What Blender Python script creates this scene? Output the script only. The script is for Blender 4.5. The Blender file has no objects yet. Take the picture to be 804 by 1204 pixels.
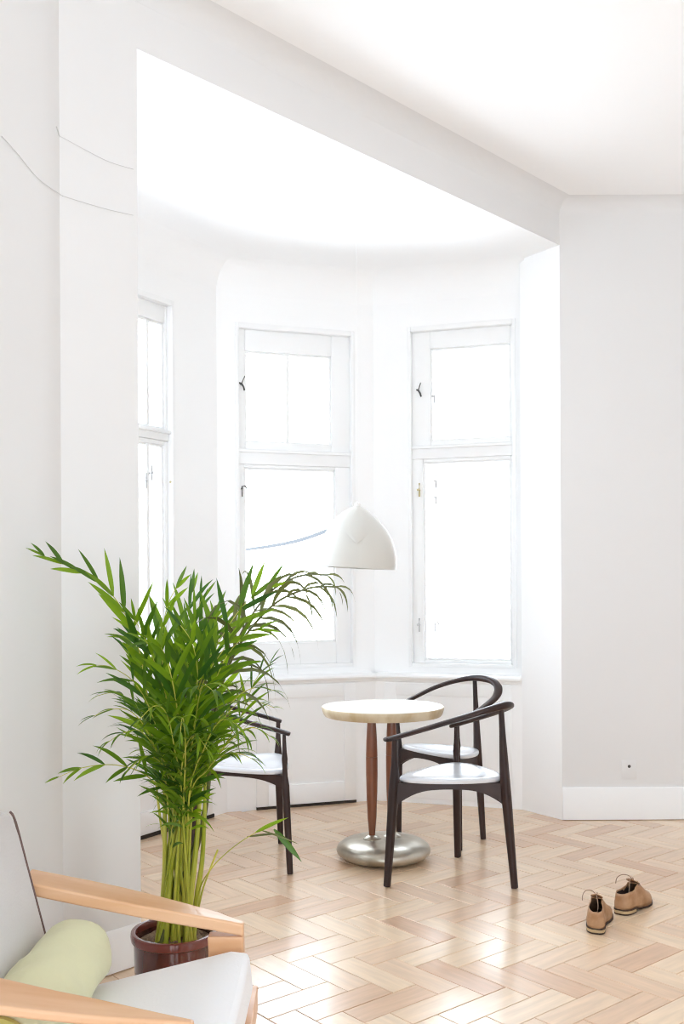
import bpy, bmesh, math, random
from mathutils import Vector, Matrix
random.seed(7)
PI = math.pi
SC = bpy.context.scene
COL = SC.collection

# ------------------------------------------------------------------ camera
FPX, PX, PY, CH, RS = 35.0/36.0*1204, 402.0, 684.0, 1.36, 0.005
RC = math.sqrt(1-RS*RS)
cam = bpy.data.cameras.new('camera'); camo = bpy.data.objects.new('camera', cam); COL.objects.link(camo)
cam.lens = 35; cam.sensor_width = 36; cam.sensor_fit = 'AUTO'
cam.shift_y = (PY-602)/1204.0
cam.clip_start = 0.05
R_, U_ = Vector((RC, 0, -RS)), Vector((RS, 0, RC)); B_ = R_.cross(U_)
M = Matrix((R_, U_, B_)).transposed().to_4x4(); M.translation = (0, 0, CH)
camo.matrix_world = M
SC.camera = camo

# ------------------------------------------------------------------ world, exposure
w = bpy.data.worlds.new('overcast_sky'); SC.world = w; w.use_nodes = True
bg = w.node_tree.nodes['Background']; bg.inputs[0].default_value = (0.885, 0.965, 1.085, 1); bg.inputs[1].default_value = 1.0
SC.view_settings.view_transform = 'Standard'; SC.view_settings.look = 'None'
SC.view_settings.gamma = 1.0; SC.view_settings.use_curve_mapping = False
SC.view_settings.exposure = 3.15
SC.cycles.max_bounces = 14; SC.cycles.diffuse_bounces = 10; SC.cycles.glossy_bounces = 5
SC.cycles.transparent_max_bounces = 16
SC.cycles.sample_clamp_indirect = 6.0; SC.cycles.filter_width = 1.1

# image point -> space (only used to read real positions off the photograph)
def ray(px, py):
    u, v = (px-PX)/FPX, (py-PY)/FPX
    return Vector((u*RC - v*RS, 1.0, -u*RS - v*RC))
def G(px, py, h=0.0):
    d = ray(px, py); t = (h-CH)/d.z
    return Vector((d.x*t, t, h))
def AT(px, py, Y):
    d = ray(px, py); return Vector((d.x*Y, Y, CH + d.z*Y))
def ONP(px, py, A, n):           # on the vertical plane through A with normal n
    d = ray(px, py); t = (A.x*n.x + A.y*n.y)/(d.x*n.x + d.y*n.y)
    return Vector((d.x*t, d.y*t, CH + d.z*t))

# ------------------------------------------------------------------ materials
def mat(name, color, rough=0.5, metal=0.0, noise=None, bump=None, coat=0.0, sheen=0.0, spec=0.5, trans=0.0):
    m = bpy.data.materials.new(name); m.use_nodes = True; nt = m.node_tree; N, L = nt.nodes, nt.links
    p = N['Principled BSDF']; p.inputs['Base Color'].default_value = (*color, 1); p.inputs['Roughness'].default_value = rough
    p.inputs['Metallic'].default_value = metal; p.inputs['Coat Weight'].default_value = coat
    p.inputs['Sheen Weight'].default_value = sheen; p.inputs['Specular IOR Level'].default_value = spec
    tc = N.new('ShaderNodeTexCoord')
    if noise:                    # (scale, stretch, second colour, detail)
        sc, st, c2, det = noise
        mp = N.new('ShaderNodeMapping'); mp.inputs['Scale'].default_value = st; L.new(tc.outputs['Object'], mp.inputs[0])
        nz = N.new('ShaderNodeTexNoise'); nz.inputs['Scale'].default_value = sc; nz.inputs['Detail'].default_value = det
        L.new(mp.outputs[0], nz.inputs['Vector'])
        rp = N.new('ShaderNodeValToRGB'); rp.color_ramp.elements[0].position = .35; rp.color_ramp.elements[1].position = .65
        rp.color_ramp.elements[0].color = (*color, 1); rp.color_ramp.elements[1].color = (*c2, 1)
        L.new(nz.outputs[0], rp.inputs[0]); L.new(rp.outputs[0], p.inputs['Base Color'])
    if bump:                     # (scale, strength, distance)
        nb = N.new('ShaderNodeTexNoise'); nb.inputs['Scale'].default_value = bump[0]; nb.inputs['Detail'].default_value = 4
        L.new(tc.outputs['Object'], nb.inputs['Vector'])
        bp = N.new('ShaderNodeBump'); bp.inputs['Strength'].default_value = bump[1]; bp.inputs['Distance'].default_value = bump[2]
        L.new(nb.outputs[0], bp.inputs['Height']); L.new(bp.outputs[0], p.inputs['Normal'])
    if trans:
        p.inputs['Transmission Weight'].default_value = trans
    return m

MAT = {}
MAT['wall'] = mat('dimmed_wall_white', (.80, .80, .80), .7, bump=(9, .08, .01), spec=.25)  # room white toned down in colour to read as less lit than the bay
MAT['bay'] = mat('bay_lightened_white', (.945, .948, .948), .6, bump=(12, .08, .01), spec=.3)  # white raised in colour to stand in for the bay's stronger window light
MAT['ceil'] = mat('ceiling_lightened_white', (.95, .95, .95), .8, spec=.2)  # ceiling brightness put into a lighter white than the walls
MAT['trim'] = mat('white_gloss_trim', (.92, .925, .925), .35, spec=.4)
MAT['dark_gap'] = mat('dark_gap', (.03, .022, .016), .8)
MAT['chair_wood'] = mat('dark_rosewood', (.020, .0095, .009), .45, noise=(9, (1, 1, .12), (.036, .015, .011), 5), coat=.1, spec=.35)
MAT['post_wood'] = mat('red_brown_wood', (.17, .05, .02), .33, noise=(14, (1, 1, .1), (.28, .10, .045), 5), coat=.3)
MAT['beech'] = mat('beech_wood', (.67, .37, .19), .42, noise=(7, (.25, 2.2, 2.2), (.77, .49, .30), 6), coat=.15)
MAT['beech_dark'] = mat('beech_wood_rail', (.55, .27, .12), .45, noise=(7, (2.2, .25, 2.2), (.62, .35, .18), 6))
MAT['seat_glare'] = mat('pale_grey_seat_glare', (.74, .76, .80), .22, bump=(40, .1, .004), coat=.3)  # pale colour stands in for window glare on dark glossy wood
MAT['grey_fabric'] = mat('light_grey_fabric', (.56, .535, .52), .9, bump=(160, .35, .003), sheen=.2, noise=(3, (1, 1, 1), (.60, .58, .57), 3))
MAT['seat_fabric'] = mat('pale_grey_fabric', (.82, .82, .83), .9, bump=(160, .3, .003), sheen=.2)
MAT['piping'] = mat('brown_piping', (.16, .10, .09), .8)
MAT['bolster'] = mat('pale_yellow_green_cotton', (.66, .64, .40), .9, noise=(2.5, (1, 1, 1), (.60, .59, .38), 3), bump=(14, .45, .012), sheen=.15)
MAT['olive'] = mat('olive_green_fabric', (.36, .34, .06), .9, noise=(12, (1, 1, 1), (.50, .42, .16), 3))
MAT['pot'] = mat('dark_brown_glaze', (.055, .012, .010), .12, noise=(10, (1, 1, .4), (.11, .022, .014), 4), coat=.6)
MAT['rim'] = mat('red_brown_glaze', (.16, .035, .028), .18, coat=.5)
MAT['soil'] = mat('dry_soil', (.13, .07, .045), .95, noise=(60, (1, 1, 1), (.30, .21, .14), 4), bump=(60, .8, .01))
MAT['cane'] = mat('yellow_green_cane', (.28, .32, .02), .4, noise=(14, (1, 1, .2), (.60, .56, .09), 3))
MAT['metal'] = mat('worn_aluminium', (.38, .34, .27), .3, metal=.85, noise=(6, (1, 1, 1), (.66, .62, .54), 5), bump=(14, .15, .004))
MAT['table_top'] = mat('white_stone_top', (.86, .85, .82), .2, coat=.3)
MAT['table_edge'] = mat('pale_travertine_edge', (.46, .34, .19), .4, noise=(11, (1, 1, .6), (.66, .56, .40), 4))
MAT['lamp'] = mat('off_white_enamel', (.66, .65, .61), .5)
MAT['lamp_in'] = mat('lamp_inner_white', (.9, .9, .88), .5)
MAT['iron'] = mat('dark_iron', (.09, .085, .08), .45, metal=.6)
MAT['brass'] = mat('aged_brass', (.55, .46, .25), .35, metal=.7)
MAT['grey_iron'] = mat('painted_grey_metal', (.55, .55, .55), .45)
MAT['leather'] = mat('tan_leather', (.36, .185, .085), .5, noise=(22, (1, 1, 1), (.50, .30, .165), 4), bump=(60, .25, .003))
MAT['shoe_lining'] = mat('shoe_lining', (.035, .018, .014), .8)
MAT['sole'] = mat('shoe_sole', (.045, .022, .012), .6)
MAT['heel'] = mat('stacked_heel', (.50, .36, .19), .6)
MAT['lace'] = mat('shoe_lace', (.33, .22, .15), .8)
MAT['crack'] = mat('painted_grey_cable', (.66, .66, .65), .8)
MAT['wire'] = mat('street_cable', (.082, .084, .088), 1.0, spec=0)

def leaf_mat(name, c1, c2, k=.42):
    m = bpy.data.materials.new(name); m.use_nodes = True; nt = m.node_tree; N, L = nt.nodes, nt.links
    p = N['Principled BSDF']; p.inputs['Roughness'].default_value = .38
    gi = N.new('ShaderNodeNewGeometry'); oi = N.new('ShaderNodeObjectInfo')
    ad = N.new('ShaderNodeMath'); ad.operation = 'ADD'; fr = N.new('ShaderNodeMath'); fr.operation = 'FRACT'
    L.new(gi.outputs['Random Per Island'], ad.inputs[0]); L.new(oi.outputs['Random'], ad.inputs[1]); L.new(ad.outputs[0], fr.inputs[0])
    rp = N.new('ShaderNodeValToRGB'); rp.color_ramp.elements[0].color = (*c1, 1); rp.color_ramp.elements[1].color = (*c2, 1)
    L.new(fr.outputs[0], rp.inputs[0]); L.new(rp.outputs[0], p.inputs['Base Color'])
    tr = N.new('ShaderNodeBsdfTranslucent'); mx = N.new('ShaderNodeMixShader'); mx.inputs[0].default_value = k
    hs = N.new('ShaderNodeHueSaturation'); hs.inputs['Value'].default_value = 1.9; hs.inputs['Hue'].default_value = .485
    L.new(rp.outputs[0], hs.inputs['Color']); L.new(hs.outputs[0], tr.inputs[0])
    L.new(p.outputs[0], mx.inputs[1]); L.new(tr.outputs[0], mx.inputs[2]); L.new(mx.outputs[0], N['Material Output'].inputs[0])
    return m
MAT['leaf'] = leaf_mat('palm_leaf_green', (.022, .085, .006), (.16, .29, .008))
MAT['leaf_pale'] = leaf_mat('palm_leaf_pale', (.075, .085, .022), (.14, .16, .04), .12)

def glass_mat():
    m = bpy.data.materials.new('window_glass'); m.use_nodes = True; nt = m.node_tree; N, L = nt.nodes, nt.links
    N.remove(N['Principled BSDF'])
    t = N.new('ShaderNodeBsdfTransparent'); t.inputs[0].default_value = (.97, .985, .98, 1)
    g = N.new('ShaderNodeBsdfGlossy'); g.inputs['Roughness'].default_value = .02
    f = N.new('ShaderNodeFresnel'); f.inputs[0].default_value = 1.3
    mx = N.new('ShaderNodeMixShader'); L.new(f.outputs[0], mx.inputs[0]); L.new(t.outputs[0], mx.inputs[1]); L.new(g.outputs[0], mx.inputs[2])
    L.new(mx.outputs[0], N['Material Output'].inputs[0]); return m
MAT['glass'] = glass_mat()

def floor_mat():
    m = bpy.data.materials.new('oiled_herringbone_wood'); m.use_nodes = True; nt = m.node_tree; N, L = nt.nodes, nt.links
    p = N['Principled BSDF']
    uv = N.new('ShaderNodeUVMap'); uv.uv_map = 'UVMap'
    gi = N.new('ShaderNodeNewGeometry'); oi = N.new('ShaderNodeObjectInfo')
    ad = N.new('ShaderNodeMath'); ad.operation = 'ADD'; fr = N.new('ShaderNodeMath'); fr.operation = 'FRACT'
    L.new(gi.outputs['Random Per Island'], ad.inputs[0]); L.new(oi.outputs['Random'], ad.inputs[1]); L.new(ad.outputs[0], fr.inputs[0])
    rp = N.new('ShaderNodeValToRGB'); cr = rp.color_ramp
    cr.elements[0].position = 0; cr.elements[0].color = (.65, .40, .245, 1)
    cr.elements[1].position = 1; cr.elements[1].color = (.83, .635, .44, 1)
    e = cr.elements.new(.12); e.color = (.71, .475, .305, 1)
    e = cr.elements.new(.45); e.color = (.77, .555, .375, 1)
    e = cr.elements.new(.8); e.color = (.80, .595, .40, 1)
    L.new(fr.outputs[0], rp.inputs[0])
    mp = N.new('ShaderNodeMapping'); mp.inputs['Scale'].default_value = (3, 26, 1); L.new(uv.outputs[0], mp.inputs[0])
    cmb = N.new('ShaderNodeCombineXYZ'); mu = N.new('ShaderNodeMath'); mu.operation = 'MULTIPLY'; mu.inputs[1].default_value = 57
    L.new(fr.outputs[0], mu.inputs[0]); L.new(mu.outputs[0], cmb.inputs[0]); L.new(mu.outputs[0], cmb.inputs[1]); L.new(cmb.outputs[0], mp.inputs['Location'])
    nz = N.new('ShaderNodeTexNoise'); nz.inputs['Scale'].default_value = 1.6; nz.inputs['Detail'].default_value = 6; nz.inputs['Distortion'].default_value = .2
    L.new(mp.outputs[0], nz.inputs['Vector'])
    mr = N.new('ShaderNodeMapRange'); mr.inputs[1].default_value = .3; mr.inputs[2].default_value = .7; mr.inputs[3].default_value = .87; mr.inputs[4].default_value = 1.07
    L.new(nz.outputs[0], mr.inputs[0])
    mx = N.new('ShaderNodeMix'); mx.data_type = 'RGBA'; mx.blend_type = 'MULTIPLY'; mx.inputs[0].default_value = 1
    L.new(rp.outputs[0], mx.inputs[6]); L.new(mr.outputs[0], mx.inputs[7])
    # patches worn or repaired over several planks (world scale)
    L.new(mx.outputs[2], p.inputs['Base Color'])
    n2 = N.new('ShaderNodeTexNoise'); n2.inputs['Scale'].default_value = 2.2; L.new(gi.outputs['Position'], n2.inputs['Vector'])
    r2 = N.new('ShaderNodeMapRange'); r2.inputs[3].default_value = .24; r2.inputs[4].default_value = .42; L.new(n2.outputs[0], r2.inputs[0])
    L.new(r2.outputs[0], p.inputs['Roughness'])
    n3 = N.new('ShaderNodeTexNoise'); n3.inputs['Scale'].default_value = 5; n3.inputs['Detail'].default_value = 3; L.new(gi.outputs['Position'], n3.inputs['Vector'])
    bp = N.new('ShaderNodeBump'); bp.inputs['Strength'].default_value = .25; bp.inputs['Distance'].default_value = .006
    L.new(n3.outputs[0], bp.inputs['Height']); L.new(bp.outputs[0], p.inputs['Normal'])
    p.inputs['Coat Weight'].default_value = .8; p.inputs['Coat Roughness'].default_value = .2
    L.new(bp.outputs[0], p.inputs['Coat Normal'])
    return m
MAT['floor'] = floor_mat()

# ------------------------------------------------------------------ mesh helpers
class MB:
    def __init__(s): s.v, s.f = [], []
    def add(s, vs, fs):
        b = len(s.v); s.v += [Vector(x) for x in vs]; s.f += [tuple(b+i for i in f) for f in fs]; return s
    def box(s, c, size, rot=None, bev=0.0):
        bm = bmesh.new(); bmesh.ops.create_cube(bm, size=1); bmesh.ops.scale(bm, vec=size, verts=bm.verts)
        if bev: bmesh.ops.bevel(bm, geom=bm.edges[:], offset=bev, segments=2, affect='EDGES', profile=.5)
        mt = Matrix.Translation(c) @ (rot.to_4x4() if rot else Matrix())
        bm.transform(mt); bm.verts.index_update()
        s.add([v.co for v in bm.verts], [[v.index for v in f.verts] for f in bm.faces]); bm.free(); return s
    def prism(s, poly, z0, z1):
        n = len(poly)
        a = sum(poly[i][0]*poly[(i+1) % n][1]-poly[(i+1) % n][0]*poly[i][1] for i in range(n))
        if a < 0: poly = poly[::-1]
        s.add([(p[0], p[1], z0) for p in poly]+[(p[0], p[1], z1) for p in poly],
              [tuple(range(n))[::-1], tuple(range(n, 2*n))]+[(i, (i+1) % n, n+(i+1) % n, n+i) for i in range(n)]); return s
    def loft(s, secs, closed=True, caps=True, ring=False):
        n = len(secs[0]); m = len(secs); vs = [p for q in secs for p in q]; fs = []
        for i in range(m if ring else m-1):
            j2 = (i+1) % m
            for j in range(n if closed else n-1):
                k = (j+1) % n; fs.append((i*n+j, i*n+k, j2*n+k, j2*n+j))
        if caps and closed and not ring: fs += [tuple(range(n))[::-1], tuple(range((m-1)*n, m*n))]
        return s.add(vs, fs)
    def tube(s, pts, rad, seg=8, up=Vector((0, 0, 1)), sq=1.0, ends=True):
        """rad: number, list, or list of (side, up) half sizes. sq>1 squares the section."""
        pts = [Vector(p) for p in pts]; n = len(pts); secs = []
        for i, p in enumerate(pts):
            t = (pts[min(i+1, n-1)]-pts[max(i-1, 0)]).normalized()
            sd = t.cross(up)
            if sd.length < 1e-3: sd = t.cross(Vector((0, 1, 0)))
            sd.normalize(); uu = sd.cross(t)
            r = rad[i] if isinstance(rad, list) else rad
            ra, rb = r if isinstance(r, tuple) else (r, r)
            sec = []
            for k in range(seg):
                a = 2*PI*(k+.5)/seg; c, sn = math.cos(a), math.sin(a)
                c = math.copysign(abs(c)**(1/sq), c); sn = math.copysign(abs(sn)**(1/sq), sn)
                sec.append(p + sd*ra*c + uu*rb*sn)
            secs.append(sec)
        return s.loft(secs)
    def lathe(s, prof, c=(0, 0, 0), seg=32, rot=None, ring=False):
        secs = []
        for r, z in prof:
            sec = [Vector((r*math.cos(2*PI*k/seg), r*math.sin(2*PI*k/seg), z)) for k in range(seg)]
            if rot: sec = [rot @ q for q in sec]
            secs.append([q+Vector(c) for q in sec])
        return s.loft(secs, caps=not ring, ring=ring)

def props(o, label=None, cat=None, group=None, kind=None):
    if label: o['label'] = label
    if cat: o['category'] = cat
    if group: o['group'] = group
    if kind: o['kind'] = kind
    return o
def empty(name, loc, **k):
    o = bpy.data.objects.new(name, None); o.location = loc; o.empty_display_size = .1; COL.objects.link(o); return props(o, **k)
def base_of(p):
    v = Vector((0, 0, 0))
    while p: v += p.location; p = p.parent
    return v
def obj(name, mb, m, parent=None, loc=None, smooth=40, sub=0, bevel=0, **k):
    """mesh points are given in world space; the object's origin is its thing's base"""
    org = base_of(parent) if parent else Vector(loc if loc is not None else (0, 0, 0))
    me = bpy.data.meshes.new(name); me.from_pydata([v-org for v in mb.v], [], mb.f); me.update()
    bm = bmesh.new(); bm.from_mesh(me); bmesh.ops.recalc_face_normals(bm, faces=bm.faces); bm.to_mesh(me); bm.free()
    me.materials.append(MAT[m] if isinstance(m, str) else m)
    if smooth:
        me.shade_smooth(); me.set_sharp_from_angle(angle=math.radians(smooth))
    o = bpy.data.objects.new(name, me); COL.objects.link(o)
    if parent: o.parent = parent
    else: o.location = org
    if bevel:
        b = o.modifiers.new('bevel', 'BEVEL'); b.width = bevel; b.segments = 3; b.limit_method = 'ANGLE'; b.angle_limit = math.radians(35)
    if sub:
        d = o.modifiers.new('subsurf', 'SUBSURF'); d.levels = sub; d.render_levels = sub
    return props(o, **k)
def struct(name, mb, m, parent=None, **k):
    return obj(name, mb, m, parent, kind=None if parent else 'structure', **k)
def catmull(P, n=6, closed=False):
    P = [Vector(p) for p in P]; m = len(P); out = []
    for i in range(m if closed else m-1):
        if closed: a, b, c, d = P[(i-1) % m], P[i], P[(i+1) % m], P[(i+2) % m]
        else: a, b, c, d = P[max(i-1, 0)], P[i], P[i+1], P[min(i+2, m-1)]
        for k in range(n):
            t = k/n
            out.append(.5*((2*b)+(c-a)*t+(2*a-5*b+4*c-d)*t*t+(3*b-a-3*c+d)*t**3))
    if not closed: out.append(P[-1])
    return out
def lerp(a, b, t): return a+(b-a)*t
def interp(tab, t):
    for (a, x), (b, y) in zip(tab, tab[1:]):
        if t <= b: return x+(y-x)*(t-a)/(b-a) if b > a else y
    return tab[-1][1]
V2 = lambda v: Vector((v[0], v[1], 0))

# ------------------------------------------------------------------ plan of the place
CEIL, BAYC, SILL = 3.52, 3.268, 0.79
vp = Vector((.682, .731, 0))                      # along the slanted wall of the bay opening
Rp = V2(G(661, 964)); Lp = V2(G(166, 1133)); vp = (Rp-Lp).normalized()
nb = Vector((-vp.y, vp.x, 0))                     # towards the bay
Lc = V2(Lp + vp*((-0.937-Lp.x)/vp.x))             # corner with the left wall
XL = Lc.x
Q1, Q2, Q3, Q4 = V2(G(614, 952)), V2(G(442, 941)), V2(G(267, 955)), V2(G(168, 986))
d34 = (Q4-Q3).normalized(); Q5 = Q4 + d34*1.35
Jr = Q1; Jl = Lp + nb*.32
XR, YB = 3.5, -2.6
Yw = Rp.y
T = .25
def outn(A, B):                                    # outward normal of a wall whose inside is seen left (A) to right (B)
    u = (B-A).normalized(); n = Vector((-u.y, u.x, 0)); return u, n

# floor slab
floor_poly = [(XL-.2, YB-.2), (XR+.2, YB-.2), (XR+.2, Yw+.2), (Rp.x+.1, Yw+.2), (Q1.x+.15, Q1.y+.1), (Q2.x+.05, Q2.y+.25), (Q3.x-.1, Q3.y+.25), (Q4.x-.2, Q4.y+.1), (Q5.x-.2, Q5.y-.1), (Jl.x-.1, Jl.y-.1), (XL-.2, Lc.y)]
flo = struct('floor', MB().prism(floor_poly, -.14, -.013), 'dark_gap')

# herringbone planks
PLL, PLW, PTH = .325, .106, .0125
ang = math.radians(40); uu = Vector((math.cos(ang), math.sin(ang), 0)); vv = Vector((-uu.y, uu.x, 0))
c0 = V2(G(789.6, 1177.3)); O0 = c0 - uu*PLL + vv*PLW
def inside(poly, x, y):
    c = False; n = len(poly)
    for i in range(n):
        x1, y1 = poly[i][:2]; x2, y2 = poly[(i+1) % n][:2]
        if (y1 > y) != (y2 > y) and x < (x2-x1)*(y-y1)/(y2-y1)+x1: c = not c
    return c
keep = [(XL, YB), (XR, YB), (XR, Yw+.02), (Rp.x, Yw+.02), tuple(Q1[:2]), tuple(Q2[:2]), tuple(Q3[:2]), tuple(Q4[:2]), tuple(Q5[:2]), tuple(Jl[:2]), tuple(Lp[:2]), tuple(Lc[:2])]
def plank_mesh(vert):
    g = .0012; b = .0014
    L2, W2 = PLL/2-g, PLW/2-g
    def q(x, y, z): return (x, y, z)
    vs = [q(-L2, -W2, -PTH), q(L2, -W2, -PTH), q(L2, W2, -PTH), q(-L2, W2, -PTH),
          q(-L2, -W2, -b), q(L2, -W2, -b), q(L2, W2, -b), q(-L2, W2, -b),
          q(-L2+b, -W2+b, 0), q(L2-b, -W2+b, 0), q(L2-b, W2-b, 0), q(-L2+b, W2-b, 0)]
    fs = [(0, 3, 2, 1)] + [(i, (i+1) % 4, 4+(i+1) % 4, 4+i) for i in range(4)] + [(4+i, 4+(i+1) % 4, 8+(i+1) % 4, 8+i) for i in range(4)] + [(8, 9, 10, 11)]
    return vs, fs
pv, pf = plank_mesh(0)
pme = bpy.data.meshes.new('plank'); pme.from_pydata(pv, [], pf); pme.update(); pme.materials.append(MAT['floor'])
ul = pme.uv_layers.new(name='UVMap')
for lp in pme.loops: ul.data[lp.index].uv = pme.vertices[lp.vertex_index].co[:2]
spots = []
for k in range(-60, 60):
    for j in range(-40, 40):
        for vert in (0, 1):
            if not vert: cu, cv = k*PLW+PLL/2, k*PLW+PLW/2
            else: cu, cv = k*PLW+PLL+PLW/2, (k+1)*PLW-PLL/2
            cu -= j*PLL; cv += j*PLL; cv = -cv
            c = O0 + uu*cu + vv*cv
            if inside(keep, c.x, c.y):
                d = uu if not vert else vv
                ok = all(inside(keep, (c+d*t).x, (c+d*t).y) for t in (-.1, .1))
                spots.append((c, vert, ok))
            else:
                d = uu if not vert else vv
                if any(inside(keep, (c+d*t).x, (c+d*t).y) for t in (-.16, -.08, .08, .16)): spots.append((c, vert, False))
def inview(c):
    if c.y < 1.9: return False
    x = PX + c.x/c.y*FPX; y = PY + CH/c.y*FPX
    return -20 < x < 830 and y < 1225 and not (x < 150 and y > 1120) 
vis = sorted([s for s in spots if inview(s[0]) and s[2]], key=lambda s: s[0].y)[:299]
vset = set(id(s) for s in vis)
st = MB(); stuv = []
for s in spots:
    c, vert, ok = s; rz = ang + (PI/2 if vert else 0)
    dz = random.uniform(-.0004, .0004)
    if id(s) in vset:
        o = bpy.data.objects.new('plank', pme); COL.objects.link(o); o.parent = flo
        o.location = (c.x, c.y, dz); o.rotation_euler = (random.uniform(-.0016, .0016), random.uniform(-.0008, .0008), rz)
    else:
        m3 = Matrix.Rotation(rz, 3, 'Z')
        st.add([m3 @ Vector(q)+Vector((c.x, c.y, dz)) for q in pv], pf); stuv += [q[:2] for q in pv]
so = obj('planks', st, 'floor', flo, smooth=0, kind='stuff')
u2 = so.data.uv_layers.new(name='UVMap')
for lp in so.data.loops: u2.data[lp.index].uv = stuv[lp.vertex_index]

# room ceiling, outer walls
struct('ceiling', MB().prism([(XL-.3, YB-.3), (XR+.3, YB-.3), (XR+.3, Yw+.3), (Rp.x, Yw+.3), (Rp.x+nb.x*.02, Rp.y+nb.y*.02), (Lc.x+nb.x*.02, Lc.y+nb.y*.02), (XL-.3, Lc.y)], CEIL, CEIL+.2), 'ceil')
struct('wall_left', MB().box((XL-.1, (YB+Lc.y)/2-.1, CEIL/2), (.2, Lc.y-YB+.2, CEIL)), 'wall')
struct('wall_right', MB().box(((Rp.x+XR)/2+.1, Yw+.115, CEIL/2), (XR-Rp.x+.2, .23, CEIL)), 'wall')
# pier on the left of the opening, and the lowered bay ceiling whose front is the header
struct('wall_pier', MB().prism([Lc[:2], Lp[:2], Jl[:2], (Jl.x-.35, Jl.y-.05), (XL-.2, Lc.y)], -.012, BAYC), 'wall')
cove = MB().prism([Lc[:2], Rp[:2], (Q1.x+.1, Q1.y+.02), (Q1.x+.12, Q1.y+.3), (Q2.x+.1, Q2.y+.4), (Q3.x-.1, Q3.y+.4), (Q4.x-.35, Q4.y+.1), (Q5.x-.3, Q5.y), (Jl.x-.4, Jl.y-.1)], BAYC, CEIL+.1)
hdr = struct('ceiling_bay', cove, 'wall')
# soffit takes the bay white, lightened to stand in for window light
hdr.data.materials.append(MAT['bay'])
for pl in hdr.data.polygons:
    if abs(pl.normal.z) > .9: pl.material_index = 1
# right jamb
u, n = outn(Q1, Rp)
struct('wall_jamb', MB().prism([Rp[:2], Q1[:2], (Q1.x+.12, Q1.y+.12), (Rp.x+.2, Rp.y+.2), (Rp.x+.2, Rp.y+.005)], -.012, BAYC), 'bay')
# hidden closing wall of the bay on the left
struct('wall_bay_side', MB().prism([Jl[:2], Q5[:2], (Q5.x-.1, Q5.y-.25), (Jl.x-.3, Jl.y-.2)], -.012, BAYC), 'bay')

def local_box(mb, A, u, n, s0, s1, d0, d1, z0, z1, bev=0):
    rot = Matrix((u, n, Vector((0, 0, 1)))).transposed()
    c = A + u*(s0+s1)/2 + n*(d0+d1)/2 + Vector((0, 0, (z0+z1)/2))
    return mb.box(c, (abs(s1-s0), abs(d1-d0), abs(z1-z0)), rot, bev)

def portal(A, u, n, s0, s1, z0, z1, d):
    l = bpy.data.lights.new('window_portal', 'AREA'); l.shape = 'RECTANGLE'; l.size = s1-s0; l.size_y = z1-z0
    l.cycles.is_portal = True; l.energy = 1
    o = bpy.data.objects.new('window_portal', l); COL.objects.link(o)
    z = n; x = u; y = z.cross(x)               # light shines along -z (into the room)
    m4 = Matrix((x, y, z)).transposed().to_4x4(); m4.translation = A+u*(s0+s1)/2+n*d+Vector((0, 0, (z0+z1)/2)); o.matrix_world = m4

UPO = .09          # how far the upper walls stand back behind the panelling
def bay_wall(nm, A, B, hole, ext=(.15, .15)):
    u, n = outn(A, B); L = (B-A).length
    # the lower panelled part
    lo = MB(); local_box(lo, A, u, n, -ext[0], L+ext[1], 0, .3, -.012, SILL-.03)
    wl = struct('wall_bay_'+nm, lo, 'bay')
    up = MB(); s0, s1, z0, z1 = hole; e0, e1 = ext
    for a in ((-e0, s0, SILL-.03, BAYC), (s1, L+e1, SILL-.03, BAYC), (s0, s1, z1, BAYC), (s0, s1, SILL-.03, z0)):
        if a[1] > a[0] and a[3] > a[2]: local_box(up, A, u, n, a[0], a[1], UPO, UPO+.22, a[2], a[3])
    obj('upper_wall', up, 'bay', wl, smooth=0)
    # coved joint with the ceiling
    cv = MB(); r = .17; secs = []
    for s in (-e0*.2, L+e1*.2):
        sec = [A+u*s+n*(UPO+.01)+Vector((0, 0, BAYC+.01))]
        for k in range(9):
            a = k/8*PI/2
            sec.append(A+u*s+n*(UPO-r*(1-math.cos(a)))+Vector((0, 0, BAYC-r*(1-math.sin(a)))))
        secs.append(sec)
    cv.loft(secs); obj('cove', cv, 'bay', wl, smooth=60)
    # sill ledge with rounded nosing
    sl = MB(); secs = []
    for s in (-.0, L):
        sec = []
        for (d, z) in ((UPO+.02, SILL-.03), (UPO+.02, SILL), (-.018, SILL), (-.03, SILL-.006), (-.034, SILL-.016), (-.03, SILL-.026), (-.018, SILL-.030), (-.012, SILL-.045), (.01, SILL-.052)):
            sec.append(A+u*s+n*d+Vector((0, 0, z)))
        secs.append(sec)
    sl.loft(secs); obj('sill_ledge', sl, 'trim', wl)
    return wl, u, n, L

def hw(mb, P, u, n, pts, r):
    mb.tube([P+u*a+n*b+Vector((0, 0, c)) for a, b, c in pts], r, 6)

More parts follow.
